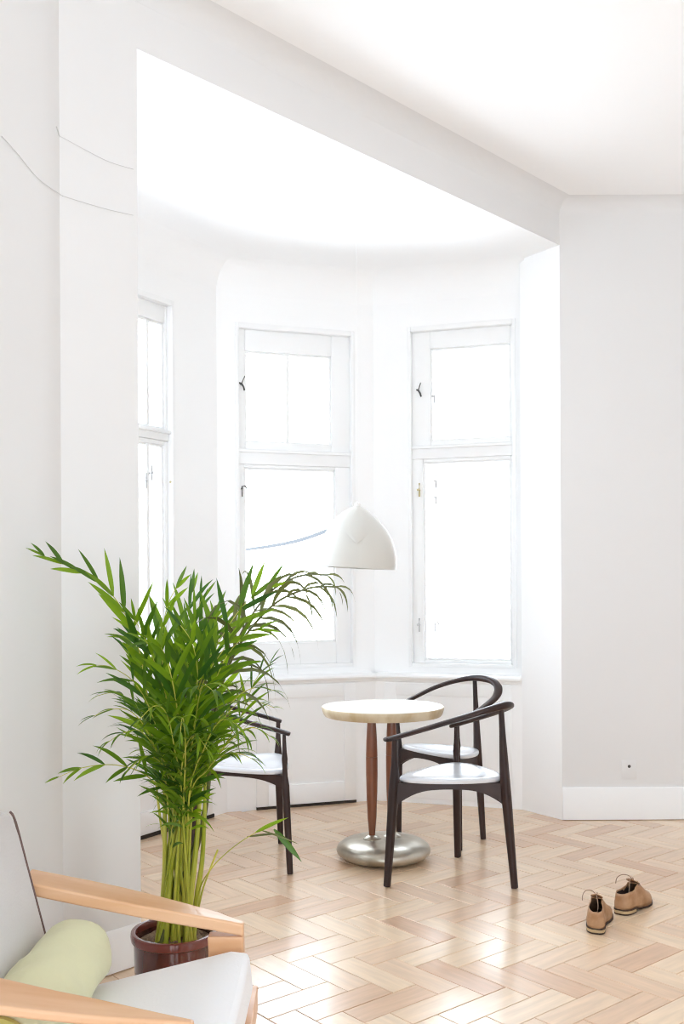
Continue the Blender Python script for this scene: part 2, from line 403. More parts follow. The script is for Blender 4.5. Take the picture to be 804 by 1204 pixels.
def build_window(idx, A, u, n, hole, ug, lg, tr, mull, hooks, marks=()):
    """hole = s0,s1,z0,z1; ug / lg = upper and lower glass rectangles; tr = transom z0,z1"""
    s0, s1, z0, z1 = hole; D = UPO
    root = empty('window_%d' % idx, A+u*(s0+s1)/2+n*(D+.05)+Vector((0, 0, z0)), kind='structure')
    fr = MB(); c = .022
    for a in ((s0, s0+c, z0, z1), (s1-c, s1, z0, z1), (s0+c, s1-c, z1-c*1.4, z1), (s0+c, s1-c, z0, z0+c)):
        local_box(fr, A, u, n, a[0], a[1], D-.012, D+.2, a[2], a[3], .003)
    obj('frame', fr, 'trim', root)
    t = MB(); local_box(t, A, u, n, s0+c, s1-c, D+.015, D+.12, tr[0], tr[1], .005)
    local_box(t, A, u, n, s0+c, s1-c, D-.004, D+.03, tr[1]-.022, tr[1]-.004, .004)
    obj('transom', t, 'trim', root)
    for (g, b, tp) in ((ug, tr[1], z1-c*1.4), (lg, z0+c, tr[0])):
        g0, g1, h0, h1 = g
        sa = MB()
        for a in ((s0+c, g0, b, tp), (g1, s1-c, b, tp), (g0, g1, h1, tp), (g0, g1, b, h0)):
            if a[1] > a[0]+.002 and a[3] > a[2]+.002: local_box(sa, A, u, n, a[0], a[1], D+.025, D+.065, a[2], a[3], .004)
        so_ = obj('sash', sa, 'trim', root)
        # inner bead, a fine step round the pane
        bd = MB(); q = .012
        for a in ((g0, g0+q, h0, h1), (g1-q, g1, h0, h1), (g0+q, g1-q, h1-q, h1), (g0+q, g1-q, h0, h0+q)):
            local_box(bd, A, u, n, a[0], a[1], D+.038, D+.056, a[2], a[3], .002)
        # outer casement of the double window, seen faintly behind
        os_ = MB(); e = .035
        for a in ((g0-e, g0+.004, h0-e, h1+e), (g1-.004, g1+e, h0-e, h1+e), (g0, g1, h1-.004, h1+e), (g0, g1, h0-e, h0+.004)):
            local_box(os_, A, u, n, a[0], a[1], D+.15, D+.19, a[2], a[3], .003)
        obj('outer_sash', os_, 'trim', root); obj('bead', bd, 'trim', so_)
        splits = [g0+q, g1-q]
        if g is ug and mull: splits = [g0+q, mull-.010, mull+.010, g1-q]
        for i in range(0, len(splits), 2):
            gl = MB(); local_box(gl, A, u, n, splits[i], splits[i+1], D+.045, D+.048, h0+q, h1-q)
            obj('glass_pane', gl, 'glass', so_, smooth=0)
        if g is ug and mull:
            mm = MB(); local_box(mm, A, u, n, mull-.010, mull+.010, D+.030, D+.058, h0+q, h1-q, .002); obj('mullion', mm, 'trim', so_)
    for (s, z, kind, m) in hooks:
        P = A+u*s+n*(D+.022)+Vector((0, 0, z)); hk = MB()
        if kind == 'y':
            hw(hk, P, u, n, ((-.012, -.012, .006), (0, -.02, 0), (.012, -.022, -.018), (.018, -.018, -.04)), .0055); hw(hk, P, u, n, ((0, -.02, 0), (.018, -.03, .045)), .003)
        elif kind == 'n':
            hw(hk, P, u, n, ((0, -.015, -.05), (0, -.015, .012), (.018, -.02, .014), (.03, -.02, -.008)), .0045)
        else:
            hw(hk, P, u, n, ((0, -.012, -.042), (0, -.014, 0), (0, -.012, .042)), .0055); hw(hk, P, u, n, ((-.014, -.02, 0), (.004, -.016, .004)), .006)
        hw(hk, P, u, n, ((0, .012, 0), (0, -.016, 0)), .005)
        obj('handle', hk, m, root, label={'iron': 'dark iron window catch', 'brass': 'aged brass window catch', 'grey_iron': 'grey painted window catch'}[m])
    for (s0m, s1m, z0m, z1m) in ():
        pass
    portal(A, u, n, s0, s1, z0, z1, D+.24)
    return root

def S(px, py, A, u, n):           # along-wall coordinate and height of an image point on the upper wall
    p = ONP(px, py, A+n*UPO, n); return (p-A).dot(u), p.z
# centre
u, n = outn(Q3, Q2); A = Q3
f = lambda x, y: S(x, y, A, u, n)
h = (f(277, 600)[0], f(417, 600)[0], .83, 2.5*0+f(278, 379)[1])
ug = (f(289, 460)[0], f(391, 460)[0], f(289, 519)[1], f(289, 411)[1]); lg = (f(288.5, 650)[0], f(396, 650)[0], f(340, 756)[1], f(289, 549)[1])
trz = (f(285, 545)[1], f(285, 527)[1])
hole_c = h
wc, u, n, L = bay_wall('center', Q3, Q2, h)
build_window(2, A, u, n, h, ug, lg, trz, f(339.5, 460)[0], [(f(284, 451)[0], f(284, 451)[1], 'y', 'iron'), (f(285, 574)[0], f(285, 574)[1], 'n', 'iron')])
# right
u, n = outn(Q2, Q1); A = Q2
f = lambda x, y: S(x, y, A, u, n)
LR = (Q1-Q2).length
h = (f(480, 600)[0], min(f(607, 600)[0], LR+UPO*.2), .83, f(540, 380)[1])
ug = (f(505, 460)[0], f(604, 460)[0], f(505, 518)[1], f(505, 409)[1]); lg = (f(497, 650)[0], f(604, 650)[0], f(550, 777)[1], f(550, 541)[1])
trz = (f(550, 537)[1], f(550, 521)[1])
ug = (ug[0], h[1]-.035, ug[2], ug[3]); lg = (lg[0], h[1]-.035, lg[2], lg[3])
wr, u, n, L = bay_wall('right', Q2, Q1, h)
hk = []
for (x, y, k, m) in ((491.5, 459, 'y', 'iron'), (510, 466, 'b', 'grey_iron'), (492.5, 576, 'b', 'brass'), (512, 566, 'b', 'grey_iron'), (512, 585, 'b', 'grey_iron'), (492.5, 735, 'b', 'grey_iron'), (511, 734, 'n', 'grey_iron')):
    q = f(x, y); hk.append((q[0], q[1], k, m))
build_window(3, A, u, n, h, ug, lg, trz, None, hk)
# left
A = Q5; u, n = outn(Q5, Q3)
f = lambda x, y: S(x, y, A, u, n)
s1 = f(204, 500)[0]; s0 = s1-1.15
h = (s0, s1, .83, f(190, 350)[1])
gm = f(178.5, 450)[0]
ug = (s0+.07, f(198, 450)[0], f(190, 503)[1], f(190, 377)[1]); lg = (s0+.07, f(198, 600)[0], .93, f(190, 522)[1])
wl_, u, n, L = bay_wall('left', Q5, Q3, h)
hk = []
for (x, y, k, m) in ((202.5, 567, 'b', 'brass'), (180, 556, 'b', 'grey_iron'), (173.5, 565, 'b', 'grey_iron')):
    q = f(x, y); hk.append((q[0], q[1], k, m))
build_window(1, A, u, n, h, ug, lg, (f(190, 517)[1], f(190, 504)[1]), gm, hk)
# casement meeting stile of the lower left window
ms = MB(); local_box(ms, A, u, n, gm-.012, gm+.012, UPO+.03, UPO+.06, .93, lg[3], .003)
struct('trim_1', ms, 'trim')

# panels under the centre and right windows, with a dark strip for the shaded slot at their foot
def frame_panel(name, A, u, n, s0, s1, z0, z1, m=.075, parent=None, rim=.011):
    mb = MB()
    for a in ((s0, s0+m, z0, z1), (s1-m, s1, z0, z1), (s0+m, s1-m, z1-m, z1), (s0+m, s1-m, z0, z0+m*1.6)):
        local_box(mb, A, u, n, a[0], a[1], -rim, .01, a[2], a[3], .003)
    local_box(mb, A, u, n, s0+m, s1-m, -.002, .01, z0+m, z1-m)
    o = obj(name, mb, 'trim', parent); return o
u, n = outn(Q3, Q2)
def s_on(px, py, A, n, u): p = ONP(px, py, A, n); return (p-A).dot(u), p.z
a0 = s_on(301, 900, Q3, n, u)[0]; a1 = s_on(418, 900, Q3, n, u)[0]
frame_panel('panel', Q3, u, n, a0, a1, .016, .735, parent=wc)
g = MB(); local_box(g, Q3, u, n, a0, a1, -.014, .02, 0, .016); obj('slot_shade_strip', g, 'dark_gap', wc, label='dark strip standing in for the shaded slot under the panel')
u, n = outn(Q2, Q1)
frame_panel('panel', Q2, u, n, .06, (Q1-Q2).length-.06, .03, .735, parent=wr, rim=.006)
u, n = outn(Q5, Q3); L3 = (Q3-Q5).length
b1 = L3-(Q3-V2(G(250, 961))).length
frame_panel('panel', Q5, u, n, b1-.95, b1, .02, .735, parent=wl_)
g = MB(); local_box(g, Q5, u, n, b1-.95, b1+.01, -.014, .02, 0, .02); obj('slot_shade_strip', g, 'dark_gap', wl_, label='dark strip standing in for the shaded slot under the panel')

# soft plaster cove where the room's walls meet its ceiling
def cove_run(name, P, Q, n, r=.085):
    """n points from the wall into the room"""
    mb = MB(); secs = []
    for X in (P, Q):
        sec = [X-n*.01+Vector((0, 0, CEIL+.01)), X-n*.003+Vector((0, 0, CEIL-r))]
        for k in range(11):
            a = k/10*PI/2; sec.append(X+n*(r*(1-math.cos(a))+.0005)+Vector((0, 0, CEIL-r*(1-math.sin(a)))))
        secs.append(sec)
    mb.loft(secs); struct(name, mb, 'wall', smooth=60)
cove_run('trim_2', Lc-vp*.1, Rp+vp*.05, -nb)
cove_run('trim_3', Vector((Rp.x-.1, Yw, 0)), Vector((XR, Yw, 0)), Vector((0, -1, 0)))

# baseboards
def baseboard(name, A, B, h, th=.018):
    """A->B along the wall, the room on the right-hand side"""
    u = (B-A).normalized(); n = Vector((u.y, -u.x, 0)); mb = MB(); secs = []
    for P in (A, B):
        secs.append([P+n*d+Vector((0, 0, z)) for d, z in ((0, .004), (th, .004), (th, h-.055), (th-.003, h-.048), (th-.004, h-.012), (th-.010, h), (0, h))])
    mb.loft(secs); return struct(name, mb, 'trim')
baseboard('baseboard_right', Vector((Rp.x, Yw, 0)), Vector((XR, Yw, 0)), .185)
baseboard('baseboard_pier', Lc, Lp, .15, .012)
baseboard('baseboard_left', Vector((XL, YB, 0)), Vector((XL, Lc.y, 0)), .15, .012)

# walls behind and to the right of the camera, each with unseen windows added and placed to light the room
def lit_wall(nm, A, B, holes, z0, z1, first):
    u, n = outn(A, B); L = (B-A).length; mb = MB(); x = -.2
    for (a, b) in holes+[(L+.2, None)]:
        local_box(mb, A, u, n, x, a, 0, .25, 0, CEIL)
        if b is None: break
        local_box(mb, A, u, n, a, b, 0, .25, 0, z0); local_box(mb, A, u, n, a, b, 0, .25, z1, CEIL); x = b
    struct(nm, mb, 'wall', smooth=0)
    for i, (a, b) in enumerate(holes):
        r = empty('window_%d' % (first+i), A+u*(a+b)/2+Vector((0, 0, z0)), kind='structure')  # out-of-view window, added as a light source
        fr = MB(); c = .05
        for q in ((a, a+c, z0, z1), (b-c, b, z0, z1), (a+c, b-c, z1-c, z1), (a+c, b-c, z0, z0+c), ((a+b)/2-.025, (a+b)/2+.025, z0+c, z1-c)):
            local_box(fr, A, u, n, q[0], q[1], .08, .14, q[2], q[3], .003)
        obj('frame', fr, 'trim', r)
        gl = MB(); local_box(gl, A, u, n, a+c, b-c, .11, .113, z0+c, z1-c); obj('glass_pane', gl, 'glass', r, smooth=0)
        portal(A, u, n, a, b, z0, z1, .27)
lit_wall('wall_side', Vector((XR, Yw+.2, 0)), Vector((XR, YB, 0)), [(5.9, 6.9)], .6, 2.9, 4)
lit_wall('wall_back', Vector((XR, YB, 0)), Vector((XL, YB, 0)), [(1.5, 2.9), (3.15, 4.3)], .3, 2.7, 5)

# thin cables on the left wall and the pier, wall mark, socket
ln = Vector((1, 0, 0)); pn = -nb
def on_left(px, py): return ONP(px, py, Vector((XL+.004, 0, 0)), ln)
def on_pier(px, py): return ONP(px, py, Lp+pn*.004, pn)
def wire(name, pts, r, label):
    mb = MB(); mb.tube(catmull(pts, 6), r, 6); return mb
c1 = [on_left(2, 160), on_left(20, 180), on_left(45, 210), on_left(70, 228)] + [on_pier(x, y) for x, y in ((76, 231), (105, 240), (130, 247), (156.5, 253))]
obj('wall_cable', wire('c', c1, .0012, ''), 'crack', loc=c1[0], label='longer lower faint grey cable sagging across the upper left wall', cat='cable')
c2 = [on_left(66.5, 149), on_left(70, 160)] + [on_pier(x, y) for x, y in ((76, 163), (100, 176), (128, 190), (157, 199))]
wc2 = empty('wall_cable', c2[0], label='shorter upper faint grey cable ending in a small hook, upper left wall', cat='cable')
obj('cord', wire('c', c2[1:], .0011, ''), 'crack', wc2); obj('hook', wire('c', c2[:2], .002, ''), 'crack', wc2)
Pm = Vector(AT(739.5, 901, Yw)); sk = empty('wall_socket', (Pm.x, Yw, Pm.z-.05), label='small painted-over outlet with a dark hole low on the right wall', cat='outlet')
mb = MB(); mb.box((Pm.x, Yw-.0012, Pm.z-.02), (.085, .0025, .11), bev=.002); obj('cover_plate', mb, 'wall', sk)
mb = MB(); mb.lathe([(.0005, .003), (.008, .002), (.009, 0)], (Pm.x, Yw-.003, Pm.z), 14, Matrix.Rotation(PI/2, 3, 'X')); obj('hole', mb, 'iron', sk)

# cable strung across the street outside the centre window
pts = catmull([AT(425, 612, 6.6), AT(398, 619, 7.3), AT(345, 637, 9), AT(290, 646, 12), AT(235, 652, 19)], 6)
mb = MB(); mb.tube(pts, .016, 6); obj('street_cable', mb, 'wire', loc=pts[0], label='thin grey cable across the bright view outside the middle window', cat='cable')

# ------------------------------------------------------------------ pendant lamp
LC = AT(416.5, 668, 4.9)
lamp = empty('pendant_lamp', LC, label='off-white bell-shaped pendant lamp hanging above the round table', cat='lamp')
tilt = Matrix.Rotation(math.radians(3.2), 3, 'Y')
prof = [(.205, 0), (.207, .02), (.206, .06), (.198, .10), (.182, .145), (.155, .19), (.118, .235), (.075, .272), (.04, .293), (.018, .303), (.010, .308)]
inner = [(r-.006, z+(0 if i == 0 else -.004)) for i, (r, z) in enumerate(prof)][::-1]
LCc = LC
mb = MB(); secs = []
seg = 48
for r, z in prof+inner:
    sec = []
    for k in range(seg):
        a = 2*PI*k/seg
        # the enamel shell is pulled in on its left shoulder, so the profile is fuller on the right
        rr = r*(1 - .10*max(0, math.cos(a-PI*1.02))*math.sin(min(1, z/.31)*PI))
        sec.append(LCc + tilt @ Vector((rr*math.cos(a), rr*math.sin(a), z)))
    secs.append(sec)
mb.loft(secs, caps=False, ring=True); obj('shade', mb, 'lamp', lamp, smooth=50)
# overlapping petal pressed on the front of the shade
mb = MB(); secs = []
for i in range(9):
    t = i/8; z = lerp(.304, .115, t); r = interp([(.0, .207), (.06, .206), (.10, .198), (.145, .182), (.19, .155), (.235, .118), (.272, .075), (.293, .04), (.303, .018), (.33, .010)], z)+.002
    wdt = math.sin(t**.75*PI)*.80+.03
    sec = []
    for k in range(7):
        a = -PI/2 + .02 + (k/6-.5)*2*wdt*(.30+.3)*1.0
        lift = .004*(1-abs(k/3-1)**3)
        sec.append(LCc + tilt @ Vector(((r+lift)*math.cos(a), (r+lift)*math.sin(a), z)))
    secs.append(sec)
mb.loft(secs, closed=False); obj('petal', mb, 'lamp', lamp)
mb = MB(); mb.lathe([(.013, .300), (.014, .314), (.010, .322), (.003, .326)], LCc, 16, tilt); obj('cap', mb, 'lamp_in', lamp)
top = LCc + tilt @ Vector((0, 0, .322))
mb = MB(); mb.tube([top, Vector((top.x, top.y, 2.4)), Vector((top.x, top.y, BAYC))], .0014, 6); obj('cord', mb, 'trim', lamp)
mb = MB(); mb.lathe([(.004, .20), (.03, .16), (.032, .13), (.02, .10), (.004, .09)], LCc, 16); obj('bulb', mb, 'lamp_in', lamp)

# ------------------------------------------------------------------ round table
TC = Vector((.2, 4.9, 0)); TC.x = (449.2-402)/FPX*4.9 + .0
TH = .748
tab = empty('pedestal_table', TC, label='round pale-topped pedestal table on red-brown posts and a domed metal foot', cat='table')
mb = MB(); mb.lathe([(.001, TH-.004), (.282, TH-.004), (.286, TH), (.290, TH), (.2905, TH-.006), (.288, TH-.012), (.001, TH-.012)], TC, 64); obj('tabletop', mb, 'table_top', tab)
mb = MB(); mb.lathe([(.2912, TH-.001), (.2985, TH-.001), (.3005, TH-.004), (.299, TH-.018), (.293, TH-.036), (.286, TH-.045), (.284, TH-.045), (.284, TH-.0125), (.2912, TH-.0125)], TC, 64, ring=True)
obj('edge_band', mb, 'table_edge', tab, label='pale mottled stone-like edge band')
mb = MB(); mb.lathe([(.001, TH-.046), (.13, TH-.046), (.13, TH-.06), (.001, TH-.06)], TC, 32); obj('mounting_plate', mb, 'iron', tab)
bp = [(.001, .100), (.07, .099), (.12, .097), (.165, .091), (.20, .080), (.225, .062), (.232, .044), (.226, .026), (.205, .012), (.18, .004), (.001, .004)]
mb = MB(); mb.lathe(bp, TC, 64); obj('base', mb, 'metal', tab, label='flattened dome foot of worn silver metal')
posts = [AT(436, 900, 4.88), AT(459.5, 900, 4.96), AT(455, 900, 4.82)]
for i, p in enumerate((Vector((TC.x-.056, TC.y-.01, 0)), Vector((TC.x+.044, TC.y+.035, 0)))):
    prof = [(.012, .095), (.016, .13), (.022, .20), (.027, .33), (.0285, .42), (.0285, .500)]
    prof2 = [(.0275, .5015), (.0285, .505), (.0265, .58), (.022, .66), (.020, TH-.06)]
    mb = MB(); mb.lathe(prof, p, 20); mb.lathe(prof2, p, 20)
    po = obj('post', mb, 'post_wood', tab)
    mb = MB(); mb.lathe([(.045, .092), (.045, .101), (.03, .112), (.018, .116), (.001, .116)], p, 24); obj('collar', mb, 'metal', po, label='silver metal collar')

# ------------------------------------------------------------------ three-legged bow-back chairs
def bow_chair(feet, armh, backh, seath, label, bow, tops=None, thin=1.0):
    """feet: front A, front B, back R (world). The bow runs A -> R -> B."""
    A, B, R = [V2(p) for p in feet]
    M_ = (A+B)/2; d = (M_-R).normalized(); w = (B-A); W = w.length; w.normalize()
    w = (w - d*w.dot(d)).normalized()
    root = empty('bow_chair', (A+B+R)/3, label=label, cat='chair', group='three-legged dark bow-back chairs round the pedestal table')
    ztop = {'A': armh, 'B': armh, 'R': backh}
    c = (A+B+R)/3
    T_ = {}
    for k, P in (('A', A), ('B', B), ('R', R)):
        if tops and k in tops: top = Vector(tops[k])
        else: top = P + (c-P)*.07; top.z = ztop[k]-.008
        T_[k] = top
        foot = Vector((P.x, P.y, .004)); s = foot.lerp(top, seath/top.z)
        # legs splay a little below the seat
        s = s + (c-V2(s))*.03
        pts, rad = [], []
        tb = [(0, .0165), (.1, .0175), (seath/top.z-.08, .024), (seath/top.z, .0235), (seath/top.z+.08, .0165 if k != 'R' else .021), (.88, .014), (1, .0125)]
        for i in range(17):
            t = i/16
            a = foot.lerp(s, t/(seath/top.z)) if t < seath/top.z else s.lerp(top, (t-seath/top.z)/(1-seath/top.z))
            if k == 'B': tb = [(0, .0165), (.1, .0175), (seath/top.z-.06, .021), (seath/top.z, .011), (seath/top.z+.12, .0175), (.86, .012), (1, .0085)]
            r = interp(tb, t); pts.append(a); rad.append((r, r*.85))
        mb = MB(); mb.tube(pts, rad, 12, up=d, sq=1.5)
        obj('leg', mb, 'chair_wood', root)
        T_[k+'s'] = s
    # the bow: flat steam-bent rail
    def loc(f, s, z): q = M_ + d*f + w*s; return Vector((q.x, q.y, z))
    depth = (R-M_).length; sR = (R-M_).dot(w)
    tA, tB, tR = T_['A'], T_['B'], T_['R']
    sa, fa = (V2(tA)-M_).dot(w), (V2(tA)-M_).dot(d); sb, fb = (V2(tB)-M_).dot(w), (V2(tB)-M_).dot(d); fr = (V2(tR)-M_).dot(d); sr = (V2(tR)-M_).dot(w)
    P = [AT(*q) for q in bow]
    pp = catmull(P, 7); n_ = len(pp); rad = []
    for i in range(n_):
        t = i/(n_-1); e = min(t, 1-t)
        wd = interp([(0, .008), (.012, .017), (.06, .024), (.25, .022), (.5, .020)], e); ht = interp([(0, .005), (.012, .009), (.1, .011), (.35, .012), (.5, .018)], e)
        rad.append((wd, ht))
    mb = MB(); mb.tube(pp, rad, 12, sq=1.25); obj('backrest', mb, 'chair_wood', root)
    # seat aprons, arched brackets between the legs
    for a, b in (('A', 'R'), ('R', 'B'), ('A', 'B')):
        p, q = T_[a+'s'], T_[b+'s']; e = (V2(q)-V2(p)); Le = e.length; e.normalize(); nn = Vector((-e.y, e.x, 0)); mb = MB(); secs = []
        for i in range(21):
            t = i/20; x = t*Le; g = min(x, Le-x)
            dep = .028*thin + .062*thin**2*math.exp(-(g/.085)**1.6) + .012*math.exp(-(g/.02)**2)
            zt = seath - .012; P0 = V2(p)+e*x
            th = .011
            secs.append([P0+nn*th+Vector((0, 0, zt)), P0-nn*th+Vector((0, 0, zt)), P0-nn*th+Vector((0, 0, zt-dep)), P0+nn*th+Vector((0, 0, zt-dep))])
        mb.loft(secs); obj('apron', mb, 'chair_wood', root)
    # seat, window glare put into its pale colour: rounded, slightly dished triangle, bulging edges
    cs = (V2(T_['As'])+V2(T_['Bs'])+V2(T_['Rs']))/3
    def m_(a, b, k): p = (V2(T_[a])+V2(T_[b]))/2; return p + (p-cs).normalized()*k
    base = [cs+(V2(T_['As'])-cs)*.90, m_('As', 'Rs', .050), cs+(V2(T_['Rs'])-cs)*.90, m_('Rs', 'Bs', .050), cs+(V2(T_['Bs'])-cs)*.90, m_('Bs', 'As', .03)]
    out = catmull(base, 8, closed=True); secs = []
    for (k, z) in ((.02, -.0105), (.8, -.0105), (.985, -.009), (1.0, -.002), (1.0, .004), (.985, .010), (.93, .013), (.75, .008), (.45, .001), (.2, -.001), (.01, -.002)):
        secs.append([cs+(p-cs)*k+Vector((0, 0, seath+z)) for p in out])
    mb = MB(); mb.loft(secs); obj('seat', mb, 'seat_glare', root, label='seat with window glare painted pale grey-white', smooth=60)
    return root

bow_chair([G(455, 1043), G(538, 1008), G(605, 1045)], .663, .822, .475, 'dark wooden three-legged bow-back chair in front, right of the pedestal table',
          [(453, 870, 4.41), (463, 867.5, 4.43), (500, 857, 4.40), (540, 845, 4.37), (574, 834.5, 4.37), (593, 829.5, 4.41), (599, 829.5, 4.49), (590, 835, 4.59), (566, 843, 4.71), (538, 851.5, 4.81), (530, 854, 4.84)],
          tops={'A': AT(464, 868, 4.43), 'B': AT(536, 853, 4.82), 'R': AT(589, 832, 4.44)})
F2 = Vector((.30, 5.38, 0)); B2 = Vector((.585, 5.02, 0)); R2 = V2(G(568, 987))
bow_chair([F2, B2, R2], .665, .845, .47, 'dark wooden three-legged bow-back chair furthest back, behind the pedestal table', [(458, 835, 5.43), (466, 831, 5.42), (486, 820.5, 5.38), (512, 808, 5.34), (538, 800, 5.30), (560, 797, 5.24), (577, 800, 5.16), (585.5, 808, 5.09), (583, 819, 5.03), (571, 830, 4.99), (556, 840, 4.97), (544, 847, 4.97)],
          tops={'A': AT(466, 834, 5.42), 'B': AT(538, 848, 5.0), 'R': AT(558, 800, 5.26)})
C3, D3 = V2(G(341, 1028)), V2(G(330, 992)); E3 = (C3+D3)/2 + Vector((-.45, -.07, 0))
bow_chair([D3, C3, E3], .66, .80, .47, 'dark wooden three-legged bow-back chair half hidden behind the potted palm', [(331, 848.5, 5.17), (322, 845.5, 5.17), (296, 838, 5.17), (260, 829, 5.12), (226, 822, 5.0), (212, 820, 4.88), (216, 822, 4.76), (240, 831, 4.66), (268, 841, 4.61), (300, 851.5, 4.60), (332, 860.5, 4.63), (341, 863.5, 4.63)],
          tops={'A': AT(327, 848, 5.16), 'B': AT(334, 861, 4.63)}, thin=.75)

# ------------------------------------------------------------------ shoes
def shoe(heel, direc, side, label):
    """heel: ground point under the back of the heel; direc: pointing direction"""
    d = direc.normalized(); w = Vector((-d.y, d.x, 0)); L = .27; root = empty('shoe', heel, label=label, cat='shoe', group='pair of tan lace-up shoes on the floor')
    W = [(0, .012), (.02, .022), (.06, .031), (.15, .035), (.3, .033), (.45, .036), (.62, .046), (.75, .048), (.87, .041), (.95, .028), (1, .008)]
    Hh = [(0, .086), (.1, .091), (.2, .090), (.3, .093), (.42, .108), (.5, .106), (.58, .090), (.68, .070), (.8, .056), (.9, .047), (.97, .035), (1, .022)]
    z0 = [(0, .024), (.26, .024), (.36, .013), (.6, .008), (.85, .008), (1, .014)]
    bend = lambda t: side*.012*math.sin(t*PI)
    def pt(t, y, z): return heel + d*(t*L) + w*(y+bend(t)) + Vector((0, 0, z))
    ts = [0, .015, .04, .08, .14, .2, .27, .34, .41, .47, .52, .58, .66, .74, .82, .89, .94, .975, 1]
    outer, lining, vamp = [], [], []
    for t in ts:
        wt, ht, zb = interp(W, t), interp(Hh, t), interp(z0, t)
        opn = 1 if t < .45 else 0
        tw = wt*(.80 if t < .3 else .62)     # width at the topline
        prof = []
        for i in range(7):
            q = i/6; a = q*PI/2
            y = wt*(1+.06*math.sin(q*PI)) if opn and q < .4 else lerp(wt*(1+.06*math.sin(min(1, q)*PI)), (tw if opn else 0), (1-math.cos(a)) if not opn else q**1.5)
            if not opn: y = wt*math.cos(a)**.75 if i < 6 else 0
            z = lerp(zb, ht, q) if opn else zb+(ht-zb)*math.sin(a)**.85
            prof.append((y, z))
        outer.append([pt(t, y, z) for y, z in prof] + [pt(t, -y, z) for y, z in prof[::-1]])
        if t < .55:
            yi = wt*.72; lining.append([pt(max(t, .012), y, z) for y, z in ((tw*.97 if opn else .018, ht-.001 if opn else ht-.008), (yi, lerp(zb, ht, .5)), (yi*.8, zb+.006), (-yi*.8, zb+.006), (-yi, lerp(zb, ht, .5)), (-(tw*.97 if opn else .018), ht-.001 if opn else ht-.008))])
    # the upper is a shell, open on top at the rear
    mb = MB(); b = 0; n_ = 14; vs = [p for s_ in outer for p in s_]; fs = []
    for i in range(len(ts)-1):
        for j in range(n_-1):
            if j == 6 and ts[i+1] < .46: continue
            fs.append((i*n_+j, i*n_+j+1, (i+1)*n_+j+1, (i+1)*n_+j))
    back = list(range(n_)); 
    for j in range(6): fs.append((j, j+1, 12-j, 13-j))
    last = (len(ts)-1)*n_; fs.append(tuple(range(last, last+n_)))
    mb.add(vs, fs); up_ = obj('upper', mb, 'leather', root, smooth=70)
    sd = up_.modifiers.new('thickness', 'SOLIDIFY'); sd.thickness = .0025; sd.offset = -1
    mb = MB(); mb.loft(lining, closed=False); mb.add(lining[0], [tuple(range(6))]); obj('lining', mb, 'shoe_lining', root, smooth=70)
    # sole and stacked heel
    secs = []
    for t in ts:
        wt, zb = interp(W, t)+.003, interp(z0, t)
        secs.append([pt(t, wt, zb), pt(t, -wt, zb), pt(t, -wt, zb-.006), pt(t, wt, zb-.006)])
    mb = MB(); mb.loft(secs); obj('sole', mb, 'sole', root)
    for (a, b, m, nm, lb) in ((.007, .018, 'heel', 'heel', 'pale stacked heel'), (.001, .007, 'sole', 'heel_cap', None)):
        secs = []
        for t in (0, .015, .05, .1, .18, .26): 
            wt = interp(W, t)+.002; secs.append([pt(t, wt, b), pt(t, -wt, b), pt(t, -wt, a), pt(t, wt, a)])
        mb = MB(); mb.loft(secs); obj(nm, mb, m, root, label=lb)
    # tongue and loose laces
    mb = MB(); secs = []
    for (t, z, wd) in ((.33, .130, .018), (.38, .124, .022), (.45, .115, .024), (.53, .104, .018)):
        secs.append([pt(t, y, z-abs(y)*.25) for y in (-wd, -wd*.5, 0, wd*.5, wd)])
    mb.loft(secs, closed=False); tg = obj('tongue', mb, 'leather', root); sd = tg.modifiers.new('thickness', 'SOLIDIFY'); sd.thickness = .003
    mb = MB()
    for k, t in enumerate((.46, .505, .55)):
        zz = interp(Hh, t); mb.tube([pt(t, -.022, zz-.012), pt(t+.005, -.01, zz+.003), pt(t+.01, .01, zz+.003), pt(t, .022, zz-.012)], .0016, 5)
    mb.tube(catmull([pt(.44, .0, .114), pt(.42, .018, .133), pt(.34, .038, .138), pt(.27, .050, .126), pt(.25, .052, .105)], 5), .0017, 5)
    mb.tube(catmull([pt(.44, .0, .114), pt(.38, -.004, .13), pt(.30, -.002, .126), pt(.24, -.008, .096), pt(.22, -.005, .06)], 5), .0017, 5)
    obj('lace', mb, 'lace', root)
    return root
shoe(V2(G(700.5, 1099)), Vector((.37, .93, 0)), 1, 'tan leather lace-up shoe nearer the camera, heel towards the viewer')
shoe(V2(G(728, 1076)), Vector((.62, .78, 0)), -1, 'tan leather lace-up shoe turned sideways, toe pointing right')

# ------------------------------------------------------------------ potted palm
PC = AT(205.5, 1092, 3.06); RIMZ = PC.z; PC = V2(PC)
PR = 51.5/FPX*3.06
plant = empty('potted_palm', PC, label='tall feathery green areca palm in a dark brown glazed pot', cat='plant')
mb = MB(); mb.lathe([(.001, .003), (PR*.80, .003), (PR*.83, .012), (PR*.90, RIMZ*.5), (PR*.93, RIMZ-.03), (PR*.93, RIMZ-.022), (PR*.86, RIMZ-.022), (PR*.80, .03), (.001, .03)], PC, 48)
obj('pot', mb, 'pot', plant, label='dark brown glazed pot')
mb = MB(); mb.lathe([(PR*.935, RIMZ-.032), (PR*.985, RIMZ-.026), (PR, RIMZ-.012), (PR*.985, RIMZ-.002), (PR*.95, RIMZ), (PR*.885, RIMZ-.002), (PR*.86, RIMZ-.012), (PR*.86, RIMZ-.03)], PC, 48, ring=True)
obj('pot_rim', mb, 'rim', plant, label='rounded red-brown rim')
mb = MB(); secs = []
